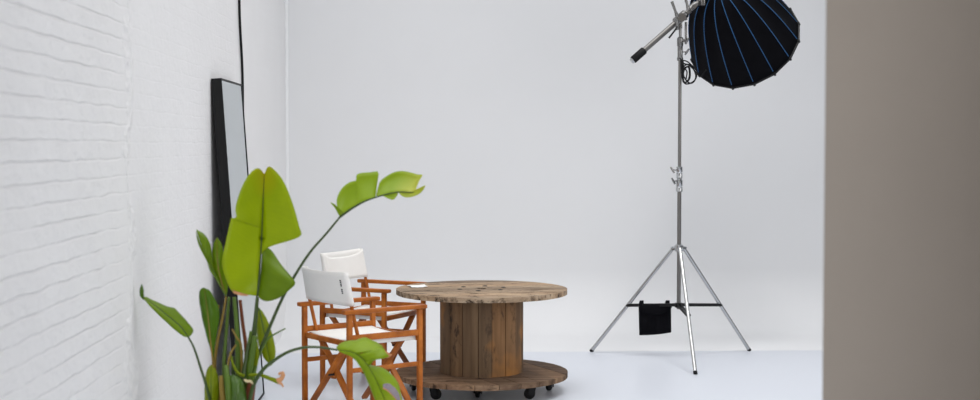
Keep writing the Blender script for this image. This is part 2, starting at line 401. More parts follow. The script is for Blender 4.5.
def caster(a, r, sw):
    c = Vector((r * math.cos(a), r * math.sin(a), 0)); t = Vector((math.cos(sw), math.sin(sw), 0)); n = Vector((-t.y, t.x, 0))
    hub = c - t * 0.014 + Vector((0, 0, 0.035))
    bm = NB(); bar(bm, c + Vector((0, 0, 0.0895)) - t * 0.032, c + Vector((0, 0, 0.0895)) + t * 0.032, 0.052, 0.005, (0, 0, 1), 0.001)
    lathe(bm, [(0.020, 0.078), (0.020, 0.087)], c, seg=12)
    bar(bm, c + Vector((0, 0, 0.076)) - t * 0.022, c + Vector((0, 0, 0.076)) + t * 0.022, 0.046, 0.005, (0, 0, 1), 0.001)
    for sd in (-1, 1): bar(bm, c + n * sd * 0.021 + Vector((0, 0, 0.077)), hub + n * sd * 0.021 - Vector((0, 0, 0.010)), 0.005, 0.044, t, 0.001)
    o = obj('caster', bm, M_iron, tab)
    bm = NB(); lathe(bm, [(0.010, -0.013), (0.028, -0.013), (0.035, -0.009), (0.035, 0.009), (0.028, 0.013), (0.010, 0.013)], hub, n, 20); obj('wheel', bm, M_rubber, o, True)
for a, sw in ((-2, 60), (-47, 20), (-134, 150), (-97, 80), (178, 100), (92, 40)):
    caster(math.radians(a), 0.44 if a != -97 else 0.25, math.radians(sw))  # the inner one is added to fill a dark spot under the disc

# paper on the table
bm = NB(); pc = at(417.5, 286.7, 9.07); pc.z = 0.6568
pts = [(-0.062, -0.035), (-0.02, -0.062), (0.05, -0.055), (0.072, -0.01), (0.02, 0.055), (-0.045, 0.06)]
grid = {}
for i in range(7):
    for j in range(7):
        u, v = i / 6, j / 6
        a_ = Vector((-0.060, -0.075)).lerp(Vector((0.055, -0.06)), u); b_ = Vector((-0.05, 0.075)).lerp(Vector((0.065, 0.06)), u); p2 = a_.lerp(b_, v)
        z = 0.0015 + 0.006 * (abs(u - 0.5) * 2) ** 2 * (0.5 + 0.5 * math.sin(5 * v + 2 * u)) + 0.0015 * math.sin(9 * u + 4 * v) ** 2
        grid[i, j] = (bm.verts.new((p2.x, p2.y, z)), bm.verts.new((p2.x, p2.y, z - 0.0009)))
for i in range(6):
    for j in range(6):
        for s_ in (0, 1): bm.faces.new([grid[k][s_] for k in ((i, j), (i + 1, j), (i + 1, j + 1), (i, j + 1))])
bnd = [(i, 0) for i in range(6)] + [(6, j) for j in range(6)] + [(i, 6) for i in range(6, 0, -1)] + [(0, j) for j in range(6, 0, -1)]
for a_, b_ in zip(bnd, bnd[1:] + bnd[:1]): bm.faces.new((grid[a_][0], grid[b_][0], grid[b_][1], grid[a_][1]))
pap = obj('paper_sheet', bm, M_paper, None); pap.location = pc; pap.rotation_euler = (0, 0, 0.3)
tag(pap, 'small white sheet of paper lying on the spool table top', 'paper')

# ------------------------------------------------------------------ folding director chairs
CD, CW = 0.470, 0.515                     # post centres: front-back, side-side
def make_chair(label, loc, rz, logo):
    t = thing('director_chair', label, 'chair', loc, rz)
    hx, hy = CD / 2, CW / 2
    for sx in (-1, 1):
        for sy in (-1, 1):
            bm = NB(); bar(bm, (sx * hx, sy * hy, 0), (sx * hx, sy * hy, 0.628), 0.029, 0.029, (1, 0, 0), 0.005); obj('leg', bm, M_orange, t, True)
    for sy in (-1, 1):
        bm = NB(); bar(bm, (-hx - 0.040, sy * hy, 0.640), (hx + 0.042, sy * hy, 0.640), 0.046, 0.024, (0, 0, 1), 0.006); obj('armrest', bm, M_orange, t, True)
        bm = NB(); bar(bm, (-hx, sy * hy, 0.492), (hx, sy * hy, 0.492), 0.022, 0.034, (0, 0, 1), 0.004); obj('seat_rail', bm, M_orange, t, True)
        bm = NB(); bar(bm, (-hx, sy * hy, 0.310), (hx, sy * hy, 0.310), 0.018, 0.026, (0, 0, 1), 0.004); obj('stretcher', bm, M_orange, t, True)
        yi = sy * (hy - 0.018)
        bm = NB(); tube(bm, [(-hx + 0.070, yi, 0.478), (-hx + 0.027, yi, 0.66), (-hx - 0.008, yi, 0.842)], 0.0105, 10); obj('back_stile', bm, M_orange, t, True)
        bm = NB(); bar(bm, (-hx + 0.02, sy * (hy - 0.030), 0.462), (hx - 0.02, sy * (hy - 0.030), 0.462), 0.022, 0.026, (0, 0, 1), 0.004); obj('seat_bar', bm, M_orange, t, True)
    for sx in (-1, 1):
        bm = NB(); bar(bm, (sx * (hx - 0.004), -hy + 0.012, 0.458), (sx * (hx - 0.004), hy - 0.012, 0.458), 0.020, 0.030, (0, 0, 1), 0.004); obj('crossbar', bm, M_orange, t, True)
    for xb in (-hx + 0.026, hx - 0.076):
        for k, sy in enumerate((-1, 1)):
            x = xb + k * 0.040
            bm = NB(); bar(bm, (x, -sy * (hy - 0.022), 0.045), (x, sy * (hy - 0.060), 0.456), 0.019, 0.036, (0, sy, 1), 0.003); obj('cross_brace', bm, M_orange, t, True)
        bm = NB(); tube(bm, [(xb - 0.014, 0, 0.2535), (xb + 0.054, 0, 0.2535)], 0.007, 8); obj('pivot_bolt', bm, M_darksteel, t, True)
    # seat sling: sags between the rails, hems wrap over the side bars
    bm = NB(); nx, ny = 8, 22; rows = []
    for i in range(nx + 1):
        x = -hx + 0.020 + (CD - 0.04) * i / nx; row = []
        prof = [(-hy + 0.010, 0.452), (-hy + 0.014, 0.4725)]
        for j in range(ny + 1):
            v = -1 + 2 * j / ny; prof.append((v * (hy - 0.020), 0.4795 - 0.012 * (1 - v * v) - 0.003 * (1 - v * v) * math.sin(PI * i / nx)))
        prof += [(hy - 0.014, 0.4725), (hy - 0.010, 0.452)]
        for y, z in prof: row.append((bm.verts.new((x, y, z)), bm.verts.new((x, y * 0.992, z - 0.004))))
        rows.append(row)
    m = len(rows[0])
    for i in range(nx):
        for j in range(m - 1):
            for s_ in (0, 1): bm.faces.new([rows[a][b][s_] for a, b in ((i, j), (i + 1, j), (i + 1, j + 1), (i, j + 1))])
        for j in (0, m - 1): bm.faces.new((rows[i][j][0], rows[i + 1][j][0], rows[i + 1][j][1], rows[i][j][1]))
    for i in (0, nx):
        for j in range(m - 1): bm.faces.new((rows[i][j][0], rows[i][j + 1][0], rows[i][j + 1][1], rows[i][j][1]))
    obj('seat', bm, M_canvas, t, 'all')
    # backrest: a canvas sleeve round the two stiles, front and back layers
    bm = NB(); nz = 8; ring_n = 0; rings = []
    for k in range(nz + 1):
        z = 0.672 + (0.864 - 0.672) * k / nz; xs = -hx + 0.027 - (z - 0.66) / 0.182 * 0.035; yo = hy - 0.018 - 0.008 * k / nz; r = 0.0165; ring = []
        N = 16
        up = k / nz
        for j in range(N + 1):                                     # back layer
            v = -1 + 2 * j / N; ring.append((xs - r - 0.020 * (1 - v * v), v * yo, z - 0.006 * (1 - v * v) * up))
        for j in range(1, 6): a = -PI + PI * j / 6; ring.append((xs + r * math.cos(-a), yo + r * -math.sin(a), z))
        for j in range(N + 1):                                     # front layer sags a little more
            v = 1 - 2 * j / N; ring.append((xs + r - 0.026 * (1 - v * v), v * yo, z - 0.040 * (1 - v ** 4) * up ** 2))
        for j in range(1, 6): a = PI * j / 6; ring.append((xs + r * math.cos(a), -yo - r * math.sin(a), z))
        rings.append([bm.verts.new(p) for p in ring])
    for a, b in zip(rings, rings[1:]):
        for j in range(len(a)): bm.faces.new((a[j], a[(j + 1) % len(a)], b[(j + 1) % len(a)], b[j]))
    back = obj('backrest', bm, M_canvas, t, 'all')
    md = back.modifiers.new('cloth_thickness', 'SOLIDIFY'); md.thickness = 0.003; md.offset = 0
    if logo:                                                      # small vertical black print on the outside, near the right edge
        def bx_(y, z):
            v = y / (hy - 0.018); xs = -hx + 0.027 - (z - 0.66) / 0.182 * 0.035; return xs - 0.0165 - 0.020 * (1 - v * v) - 0.0022
        bm = NB(); z = 0.818
        for hgt in (0.0095, 0.0080, 0.0095, 0.0085, None, 0.0095, 0.0080, 0.0090):
            if hgt is None: z -= 0.012; continue
            y0 = -hy + 0.050
            for dy in (0.0, 0.0065):
                p0 = Vector((bx_(y0 + dy, z), y0 + dy, z)); p1 = Vector((bx_(y0 + dy, z - hgt * .7), y0 + dy, z - hgt * .7)); bar(bm, p0, p1, 0.0062, 0.0018, (1, 0, 0), 0)
            p0 = Vector((bx_(y0, z - .002), y0 - 0.002, z - .002)); p1 = Vector((bx_(y0, z - .002), y0 + 0.010, z - .002)); bar(bm, p0, p1, 0.0018, 0.004, (0, 0, 1), 0)
            z -= 0.0098
        lg = obj('printed_logo', bm, M_ink, back); lg['label'] = 'small black vertical print'
    return t
make_chair('director chair nearer the camera, white canvas back with small black print', (-0.459, 8.165, 0), math.radians(34.4), True)
make_chair('director chair farther back, plain white canvas back, drawn up behind the other chair', (-0.443, 9.298, 0), math.radians(-28.5), False)

# ------------------------------------------------------------------ light stand
feet = [Vector((1.146, 10.585, 0)), Vector((2.368, 10.585, 0)), Vector((1.752, 9.504, 0))]
SC = Vector((1.757, 10.225, 0))
hubz = at(677, 248, SC.y).z; brz = at(677, 305, SC.y).z
def zat(py): return at(678, py, SC.y).z
st = thing('light_stand', 'tall chrome tripod light stand with three spread legs', 'stand', SC)
def col(zs, r, name, mat, seg=18, parent=None):
    bm = NB(); lathe(bm, [(r, zs[0]), (r, zs[1])], SC, seg=seg); return obj(name, bm, mat, parent or st, True, True)
col((brz - 0.03, zat(190)), 0.0150, 'lower_column', M_satin)
col((zat(190) - 0.05, zat(60)), 0.0125, 'upper_column', M_satin)
bm = NB(); z0, z1 = zat(192), zat(166); L = z1 - z0
prof = [(0.0155, 0), (0.024, 0.004), (0.024, L * .18), (0.021, L * .20), (0.024, L * .23), (0.024, L * .45), (0.0185, L * .47), (0.0185, L * .52), (0.023, L * .54), (0.023, L * .72), (0.020, L * .75), (0.023, L * .78), (0.023, L * .96), (0.013, L)]
lathe(bm, prof, SC + Vector((0, 0, z0)), seg=20); cl = obj('locking_collar', bm, M_chrome, st, True, True)
def tknob(parent, z, d, r0=0.022, big=True):
    bm = NB(); dd = Vector(d).normalized(); p = SC + Vector((0, 0, z))
    tube(bm, [p + dd * r0, p + dd * (r0 + 0.028)], 0.005, 8)
    q = p + dd * (r0 + 0.032); w = dd.cross(Vector((0, 0, 1))).normalized(); up = (Vector((0, 0, 1)) * 0.75 + dd * 0.5).normalized()
    tube(bm, [q - up * 0.026, q, q + up * 0.026], [0.0065, 0.008, 0.0065], 8)
    return obj('knob', bm, M_headsteel, parent, True, True)
tknob(cl, zat(170), (-1, -0.2, 0)); tknob(cl, zat(181), (-1, -0.5, 0))
bm = NB(); lathe(bm, [(0.019, 0), (0.032, 0.008), (0.032, 0.05), (0.018, 0.06)], SC + Vector((0, 0, hubz - 0.03)), seg=20); hub = obj('leg_hub', bm, M_chrome, st, True, True)
bm = NB(); lathe(bm, [(0.017, 0), (0.030, 0.004), (0.030, 0.034), (0.017, 0.038)], SC + Vector((0, 0, brz - 0.02)), seg=16); obj('brace_collar', bm, M_black_plastic, st, True, True)
for i, f in enumerate(feet):
    dr = (f - SC); dr.z = 0; dr.normalize(); top = SC + dr * 0.048 + Vector((0, 0, hubz - 0.006)); side = Vector((-dr.y, dr.x, 0))
    bm = NB()
    for sd in (-1, 1): bar(bm, SC + dr * 0.022 + side * sd * 0.015 + Vector((0, 0, hubz)), top + side * sd * 0.015 + dr * 0.010, 0.004, 0.026, (0, 0, 1), 0.001)
    tube(bm, [top - side * 0.022, top + side * 0.022], 0.006, 8)
    obj('leg_bracket', bm, M_chrome, hub, True, True)
    u = (f - top).normalized(); bm = NB(); tube(bm, [top, f - u * 0.020], 0.0140, 14)
    lg = obj('leg', bm, M_legsteel, st, True, True)
    bm = NB(); tube(bm, [f - u * 0.024, f - u * 0.004], [0.0148, 0.0148], 14); obj('rubber_foot', bm, M_rubber, lg, True, True)
    s_ = (brz - top.z) / (f.z - top.z); bp = top.lerp(f, s_ + 0.03)
    bm = NB()
    for sd in (-1, 1): bar(bm, SC + dr * 0.024 + side * sd * 0.012 + Vector((0, 0, brz)), bp + side * sd * 0.012, 0.004, 0.022, (0, 0, 1), 0.001)
    tube(bm, [bp - side * 0.018, bp + side * 0.018], 0.007, 8)
    o = obj('brace', bm, M_black_plastic, st, True, True)
# upper receiver and stand head
bm = NB(); z0, z1 = zat(61), zat(37); L = z1 - z0
lathe(bm, [(0.013, 0), (0.022, 0.003), (0.023, L * .12), (0.019, L * .16), (0.019, L * .6), (0.023, L * .64), (0.023, L * .95), (0.016, L)], SC + Vector((0, 0, z0)), seg=18); rc = obj('top_collar', bm, M_headsteel, st, True, True)
tknob(rc, zat(42), (0.9, -0.4, 0.1), 0.020); tknob(rc, zat(52), (0.9, -0.4, 0), 0.020)
headz = zat(19)
col((zat(38), headz - 0.05), 0.010, 'spigot', M_headsteel)
bm = NB(); bar(bm, SC + Vector((0.040, -0.01, zat(44))), SC + Vector((0.040, -0.01, zat(22))), 0.018, 0.012, (0, 1, 0), 0.003); 
bar(bm, SC + Vector((0.012, -0.01, zat(40))), SC + Vector((0.042, -0.01, zat(40))), 0.018, 0.014, (0, 0, 1), 0.002)
obj('added_side_plate', bm, M_headsteel, st, True, True)  # added in place of a bright background strip beside the column

# ------------------------------------------------------------------ boom arm clamped on the stand
BYp = SC.y - 0.045
b0, b1 = at(632.5, 60.5, BYp - 0.02), at(712, -9, BYp + 0.02); ub = (b1 - b0).normalized()
boom = thing('boom_arm', 'chrome boom arm with black grip slanting across the top of the light stand', 'boom arm', b0)
nb = Vector((0, -1, 0)); vb_ = ub.cross(nb).normalized()
bm = NB(); tube(bm, [b0 + ub * 0.10, b1], 0.0205, 16); obj('tube', bm, M_satin, boom, True, True)
bm = NB(); tube(bm, [b0, b0 + ub * 0.008, b0 + ub * 0.11, b0 + ub * 0.118], [0.023, 0.029, 0.029, 0.023], 16); g = obj('grip', bm, M_rubber, boom, True, True); g['label'] = 'black rubber grip'
bm = NB(); tube(bm, [b0 - ub * 0.012, b0 + ub * 0.003], [0.018, 0.025], 14); obj('end_cap', bm, M_chrome, boom, True, True)
hc = at(680.5, 18, BYp)
bm = NB(); tube(bm, [hc - ub * 0.055, hc - ub * 0.045, hc + ub * 0.045, hc + ub * 0.055], [0.026, 0.033, 0.033, 0.026], 16)
tube(bm, [hc - nb * 0.030, hc + nb * 0.050], 0.031, 18)
bar(bm, hc - Vector((0, -0.03, 0.075)), hc - Vector((0, -0.03, 0.0)), 0.034, 0.030, (0, 1, 0), 0.004)
clm = obj('clamp', bm, M_headsteel, boom, True, True)
def lever(p0, p1, r=0.011, mat=M_headsteel):
    bm = NB(); p0, p1 = Vector(p0), Vector(p1)
    tube(bm, [p0, p0.lerp(p1, .35), p1], [r * 1.5, r * .9, r], 10); return obj('lever', bm, mat, clm, True, True)
lever(at(677.5, 17, BYp - 0.04), at(671.8, 1.5, BYp - 0.05)); lever(at(677.5, 27, BYp - 0.045), at(669, 38, BYp - 0.06), 0.007, M_iron)
lever(at(688.5, 10, BYp - 0.035), at(684.5, -5, BYp - 0.05))
bm = NB(); tube(bm, [at(677.5, 19, BYp - 0.03), at(677.5, 29.5, BYp - 0.045)], 0.013, 12); tube(bm, [at(683.5, 13, BYp - 0.02), at(686, 20, BYp - 0.03)], 0.012, 10); obj('clamp_screw', bm, M_headsteel, clm, True, True)
bm = NB(); c2 = at(693, 7, BYp); tube(bm, [c2 - ub * 0.035, c2 + ub * 0.035], 0.026, 14); tube(bm, [c2 + nb * 0.02, c2 + nb * 0.055], 0.016, 10); obj('boom_collar', bm, M_headsteel, boom, True, True)
bm = NB(); c3 = at(702, -1, BYp); tube(bm, [c3 - ub * 0.03, c3 + ub * 0.03], 0.028, 14); bar(bm, c3 + Vector((0, -.03, -.05)), c3 + Vector((0, -.03, .05)), 0.03, 0.02, (0, 1, 0), 0.003); obj('boom_collar', bm, M_headsteel, boom, True, True)

# ------------------------------------------------------------------ softbox seen from behind
mx, my = math.cos(-0.8908), math.sin(-0.8908)                     # image direction apex -> mouth (x right, y up)
ph = math.radians(42)
Fw = Matrix.Rotation(-YAW, 3, 'Z') @ Vector((0, math.cos(PITCH), -math.sin(PITCH)))
Uw = Matrix.Rotation(-YAW, 3, 'Z') @ Vector((0, math.sin(PITCH), math.cos(PITCH))); Rw = Fw.cross(Uw)
axd = (Rw * mx + Uw * my).normalized() * math.sin(ph) + Fw * math.cos(ph)
apex = at(718.3, -13.3, 10.205); LEN, RAD, NR = 0.672, 0.4245, 16
sb = thing('softbox_light', 'round black parabolic softbox with blue piping hanging from the boom', 'studio light', apex)
ua = axd.cross(Vector((0, 0, 1))).normalized(); va_ = axd.cross(ua); ph0 = 0.410
def sp(t, a, grow=0.0):
    r = RAD * (0.12 + 0.88 * (t ** 0.37))
    return apex + axd * (LEN * t) + (ua * math.cos(a) + va_ * math.sin(a)) * (r + grow)
NT = 22
bm = NB(); rings = []
for i in range(NT + 1):
    t = (i / NT) ** 2.2; ring = []
    for k in range(NR):
        a0, a1 = ph0 + 2 * PI * k / NR, ph0 + 2 * PI * (k + 1) / NR; p0, p1 = sp(t, a0), sp(t, a1)
        for j in range(4):
            w = j / 4; p = p0.lerp(p1, w); c = apex + axd * (LEN * t); ring.append(bm.verts.new(p + (c - p) * 0.05 * (1 - t ** 3) * 4 * w * (1 - w)))
    rings.append(ring)
for a, b in zip(rings, rings[1:]):
    for k in range(len(a)): bm.faces.new((a[k], a[(k + 1) % len(a)], b[(k + 1) % len(a)], b[k]))
cn = obj('canopy', bm, M_black_fabric, sb, True, True); md = cn.modifiers.new('cloth_thickness', 'SOLIDIFY'); md.thickness = 0.004; md.offset = -1
for k in range(NR):
    a = ph0 + 2 * PI * k / NR
    bm = NB(); tube(bm, [sp((0.02 + 0.95 * i / 18) ** 1.4, a, 0.001) for i in range(19)], 0.0030, 6); obj('piping', bm, M_blue, cn, True, True)
bm = NB(); rim = [sp(1.0, ph0 + 2 * PI * k / NR, 0.002) for k in range(NR)]
for k in range(NR):
    tube(bm, [rim[k], rim[(k + 1) % NR]], 0.008, 8); tube(bm, [rim[k] - axd * 0.014, rim[k] + axd * 0.014], 0.010, 8)
obj('rim', bm, M_black_plastic, sb, True, True)
bm = NB(); c = apex + axd * (LEN - 0.02)
vsd = [bm.verts.new(c + (sp(1, ph0 + 2 * PI * k / NR) - apex - axd * LEN) * 0.955) for k in range(NR)]; vsd2 = [bm.verts.new(v.co + axd * 0.003) for v in vsd]
bm.faces.new(vsd[::-1]); bm.faces.new(vsd2)
for k in range(NR): bm.faces.new((vsd[k], vsd[(k + 1) % NR], vsd2[(k + 1) % NR], vsd2[k]))
df = obj('front_diffuser', bm, M_diffuser, sb, False, True); df['label'] = 'white diffusion cloth'
bm = NB(); lathe(bm, [(0.02, -0.07), (0.062, -0.066), (0.066, -0.02), (0.066, 0.012), (0.03, 0.02)], apex, axd, 24); obj('speed_ring', bm, M_black_plastic, sb, True, True)
bm = NB(); lathe(bm, [(0.03, -0.32), (0.055, -0.315), (0.058, -0.22), (0.052, -0.21), (0.058, -0.20), (0.058, -0.075), (0.05, -0.07)], apex, axd, 24); obj('lamp_body', bm, M_black_plastic, sb, True, True)
bm = NB(); yk = apex - axd * 0.17; sdv = axd.cross(Vector((0, 0, 1))).normalized(); dn = (b1 - yk).normalized()
tube(bm, [yk - sdv * 0.072, yk - sdv * 0.072 + dn * 0.10, b1 + dn * 0.0], 0.008, 8); tube(bm, [yk + sdv * 0.072, yk + sdv * 0.072 + dn * 0.10, b1 + dn * 0.0], 0.008, 8); obj('yoke', bm, M_chrome, sb, True, True)

# coiled power lead hanging on the stand below the softbox
cc = at(685.5, 74, SC.y - 0.03)
bm = NB()
def loop(cx, cy, rx, ry, tilt, y, ph_=0.0, turns=1.0, n=36, drift=0.0):
    out = []
    for i in range(n + 1):
        a = ph_ + 2 * PI * turns * i / n; x, z = rx * math.cos(a), ry * math.sin(a)
        out.append(cc + Vector((cx + x * math.cos(tilt) - z * math.sin(tilt) + drift * i / n, y + 0.012 * math.sin(3 * a), cy + x * math.sin(tilt) + z * math.cos(tilt))))
    return out
px_ = 0.0073
pts = catmull([at(679.6, 58, SC.y - 0.02), at(682.5, 62, SC.y - 0.035), at(682, 72, SC.y - 0.04)], 8)
pts += loop(0.000, -0.005, 0.026, 0.058, -0.15, -0.012, PI, 3.0, 90, 0.008) + loop(0.022, 0.0, 0.044, 0.070, 0.30, -0.03, PI, 1.0, 30)
tube(bm, pts, 0.0055, 8)
pts = catmull([at(682, 63, SC.y - 0.03), at(690, 66, SC.y - 0.04), at(696.5, 74, SC.y - 0.03), at(694, 81, SC.y - 0.03), at(686, 84, SC.y - 0.04), at(682.5, 78, SC.y - 0.04), at(684, 69, SC.y - 0.04), at(687, 72, SC.y - .045), at(686, 79, SC.y - .045)], 50)
tube(bm, pts, 0.005, 8)
tube(bm, catmull([at(681.5, 60, SC.y - 0.03), at(688, 62, SC.y - 0.05), at(696, 70, SC.y - 0.05), at(700, 77, SC.y - 0.02), at(706, 70, SC.y + 0.1)], 24), 0.0045, 8)
tube(bm, [at(682, 60, SC.y - 0.035), at(682.6, 70, SC.y - 0.035)], 0.013, 10)
tag(obj('coiled_cable', bm, M_rubber, None, 'all'), 'black cable coiled and hung on the light stand column below the softbox', 'cable')

# black weight bag hung on the brace of the left leg
bt = SC.lerp(feet[0], 0.30); bt = Vector((bt.x, bt.y, 0))
tl, tr_, bl, br_ = at(638.6, 305.5, bt.y), at(671, 303.6, bt.y), at(639.3, 335.2, bt.y), at(671.2, 332.4, bt.y)
bag = thing('sandbag', 'black weight bag hanging from the left brace of the light stand', 'bag', (bt.x, bt.y, bl.z))
def pouch(tl, tr_, bl, br_, depth, flap=0.0, n=14, seed=1):
    bm = NB(); rnd = random.Random(seed); F, B = [], []
    for i in range(n + 1):
        fr, bk = [], []
        for j in range(n + 1):
            u, v = i / n, j / n; p = tl.lerp(tr_, u).lerp(bl.lerp(br_, u), v)
            bulge = (max(0, 4 * u * (1 - u)) ** 0.45) * (0.30 + 0.70 * math.sin(PI * min(1, v * 0.92)) ** 0.6) * depth / 2 if 0 < i < n and j < n else 0.004
            wr = 0.006 * math.sin(23 * u + 2 * v) * math.sin(PI * v) * math.sin(PI * u)
            p = p + Vector((0, 0, -0.006 * math.sin(PI * u) * v))
            fr.append(bm.verts.new(p + Vector((0, -bulge - wr, 0)))); bk.append(bm.verts.new(p + Vector((0, bulge, 0))))
        F.append(fr); B.append(bk)
    for i in range(n):
        for j in range(n):
            bm.faces.new((F[i][j], F[i + 1][j], F[i + 1][j + 1], F[i][j + 1])); bm.faces.new((B[i][j], B[i][j + 1], B[i + 1][j + 1], B[i + 1][j]))
    for i in range(n):
        for j in (0, n): bm.faces.new((F[i][j], F[i + 1][j], B[i + 1][j], B[i][j]))
    for j in range(n):
        for i in (0, n): bm.faces.new((F[i][j], F[i][j + 1], B[i][j + 1], B[i][j]))
    return bm
obj('pouch', pouch(tl, tr_, bl, br_, 0.075), M_black_fabric, bag, 'all', True)
dz = Vector((0, -0.046, 0)); fb = 0.42
fl = tl.lerp(bl, 0.0) + dz * 0.7; fr_ = tr_ + dz * 0.7
bm = NB(); n = 12; G = []
for i in range(n + 1):
    col_ = []
    for j in range(6):
        u, v = i / n, j / 5; L_ = 0.03 + 0.05 * math.sin(PI * u) ** 0.7
        p = fl.lerp(fr_, u) + Vector((0, -0.004 - 0.010 * math.sin(PI * v * .8) - 0.006 * math.sin(PI * u), 0.006 - L_ * v)); col_.append((bm.verts.new(p), bm.verts.new(p + Vector((0, 0.004, 0)))))
    G.append(col_)
for i in range(n):
    for j in range(5):
        for s_ in (0, 1): bm.faces.new([G[a][b][s_] for a, b in ((i, j), (i + 1, j), (i + 1, j + 1), (i, j + 1))])
    for j in (0, 5): bm.faces.new((G[i][j][0], G[i + 1][j][0], G[i + 1][j][1], G[i][j][1]))
for j in range(5):
    for i in (0, n): bm.faces.new((G[i][j][0], G[i][j + 1][0], G[i][j + 1][1], G[i][j][1]))
obj('flap', bm, M_black_fabric, bag, 'all', True)
for qx, bx2 in ((641, 637.5), (667, 663.5)):
    bm = NB(); yv = bt.y
    pts = [at(qx, 310, yv - 0.045), at(qx - 0.5, 304.5, yv - 0.042), at(qx + 0.5, 301.0, yv - 0.01), at(qx + 1, 301.5, yv + 0.02), at(qx + 0.5, 308, yv + 0.036)]
    c_ = catmull(pts, 14)
    for a, b in zip(c_, c_[1:]): bar(bm, a, b + (b - a) * 0.1, 0.026, 0.004, (b - a).cross(Vector((1, 0, 0))), 0)
    obj('strap', bm, M_black_fabric, bag, False, True)

# ------------------------------------------------------------------ bird of paradise plant
PY = 6.12
crown = at(238, 398, PY)
plant = thing('bird_of_paradise_plant', 'large leafy green plant standing by the white brick wall in the foreground', 'plant', (crown.x, crown.y, 0))
def P3(p, base=PY):
    return at(p[0], p[1], base + (p[2] if len(p) > 2 else 0.0))
def leaf(mat, lobes, mid, stalk=None, r=0.005, smat=None, name='leaf', base=PY, fold=0.03, midr=0.0035):
    """lobes: list of (mid_t0, mid_t1, side, [edge points]); the edge runs alongside that stretch of the midrib"""
    M = catmull([P3(p, base) for p in mid], 60)
    def at_mid(t): x = max(0, min(1, t)) * 59; k = min(int(x), 58); return M[k].lerp(M[k + 1], x - k)
    bm = NB(); uvl = bm.loops.layers.uv.new('leaf')
    for t0, t1, sd, edge in lobes:
        n = 26; c = 7; E = catmull([P3(p, base) for p in edge], n); rows = []
        for i in range(n):
            t = t0 + (t1 - t0) * i / (n - 1); a = at_mid(t); b = E[i]; row = []
            for j in range(c + 1):
                v = j / c; p = a.lerp(b, v); w = (b - a).length
                p = p + Vector((0, -1, 0)) * (fold * 4 * v * (1 - v) * min(1, w / 0.12)) + Vector((0, -1, 0)) * 0.0025 * math.sin(34 * t + sd) * v
                row.append((bm.verts.new(p), (t, v * sd)))
            rows.append(row)
        for i in range(n - 1):
            for j in range(c):
                qs = (rows[i][j], rows[i + 1][j], rows[i + 1][j + 1], rows[i][j + 1])
                try: f = bm.faces.new([q_[0] for q_ in qs])
                except ValueError: continue
                for lp, q_ in zip(f.loops, qs): lp[uvl].uv = q_[1]
    bmesh.ops.remove_doubles(bm, verts=bm.verts, dist=0.0003)
    o = obj(name, bm, mat, plant, 'all', True)
    md = o.modifiers.new('blade_thickness', 'SOLIDIFY'); md.thickness = 0.0012; md.offset = 0
    bm = NB(); tube(bm, [M[i] + Vector((0, -0.001, 0)) for i in range(0, 60, 3)] + [M[59]], [midr * (1 - 0.75 * i / 20) for i in range(21)], 8); obj('midrib', bm, smat or M_stem, o, 'all', True)
    if stalk:
        S = catmull([P3(p, base) for p in stalk], 30); bm = NB(); tube(bm, S, [r * (0.75 + 0.9 * i / 29) for i in range(30)], 10); obj('stalk', bm, smat or M_stem, o, 'all', True)
    return o

# big upright leaf facing the camera
leaf(M_leaf_bright, [
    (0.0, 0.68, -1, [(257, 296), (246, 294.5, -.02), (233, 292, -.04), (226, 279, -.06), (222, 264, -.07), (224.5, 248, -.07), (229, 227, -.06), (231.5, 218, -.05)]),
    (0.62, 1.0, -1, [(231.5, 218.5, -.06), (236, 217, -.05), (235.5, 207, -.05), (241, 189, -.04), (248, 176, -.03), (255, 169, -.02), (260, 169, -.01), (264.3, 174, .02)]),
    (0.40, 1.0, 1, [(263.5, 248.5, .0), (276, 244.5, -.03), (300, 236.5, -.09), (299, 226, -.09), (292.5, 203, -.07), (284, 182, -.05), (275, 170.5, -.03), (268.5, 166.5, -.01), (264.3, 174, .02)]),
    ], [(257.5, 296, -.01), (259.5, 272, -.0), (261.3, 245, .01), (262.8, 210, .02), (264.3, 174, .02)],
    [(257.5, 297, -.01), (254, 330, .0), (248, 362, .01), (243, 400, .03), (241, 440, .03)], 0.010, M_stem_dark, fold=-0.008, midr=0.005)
leaf(M_leaf_mid, [(0.0, 1.0, 1, [(258, 296, -.01), (263, 300.5, -.02), (270, 301, -.03), (280, 297.5, -.04), (288, 291, -.05), (295.5, 283, -.05), (288, 273, -.02), (280, 263, .02), (272, 251, .03), (267, 247, .02)])],
     [(258, 296, -.01), (261, 272, -.0), (262.5, 248, .01)], None, smat=M_stem_dark, fold=0.015, midr=0.003)
leaf(M_dry, [(0.0, 1.0, 1, [(232.5, 290, -.035), (233.5, 293, -.035), (240, 295.3, -.03), (248, 296, -.02)])],
     [(232.5, 290, -.04), (235, 291, -.04), (241, 292.8, -.035), (248, 294.6, -.025)], None, smat=M_dry, fold=0.002, midr=0.001, name='dried_edge')['label'] = 'dried orange leaf edge'
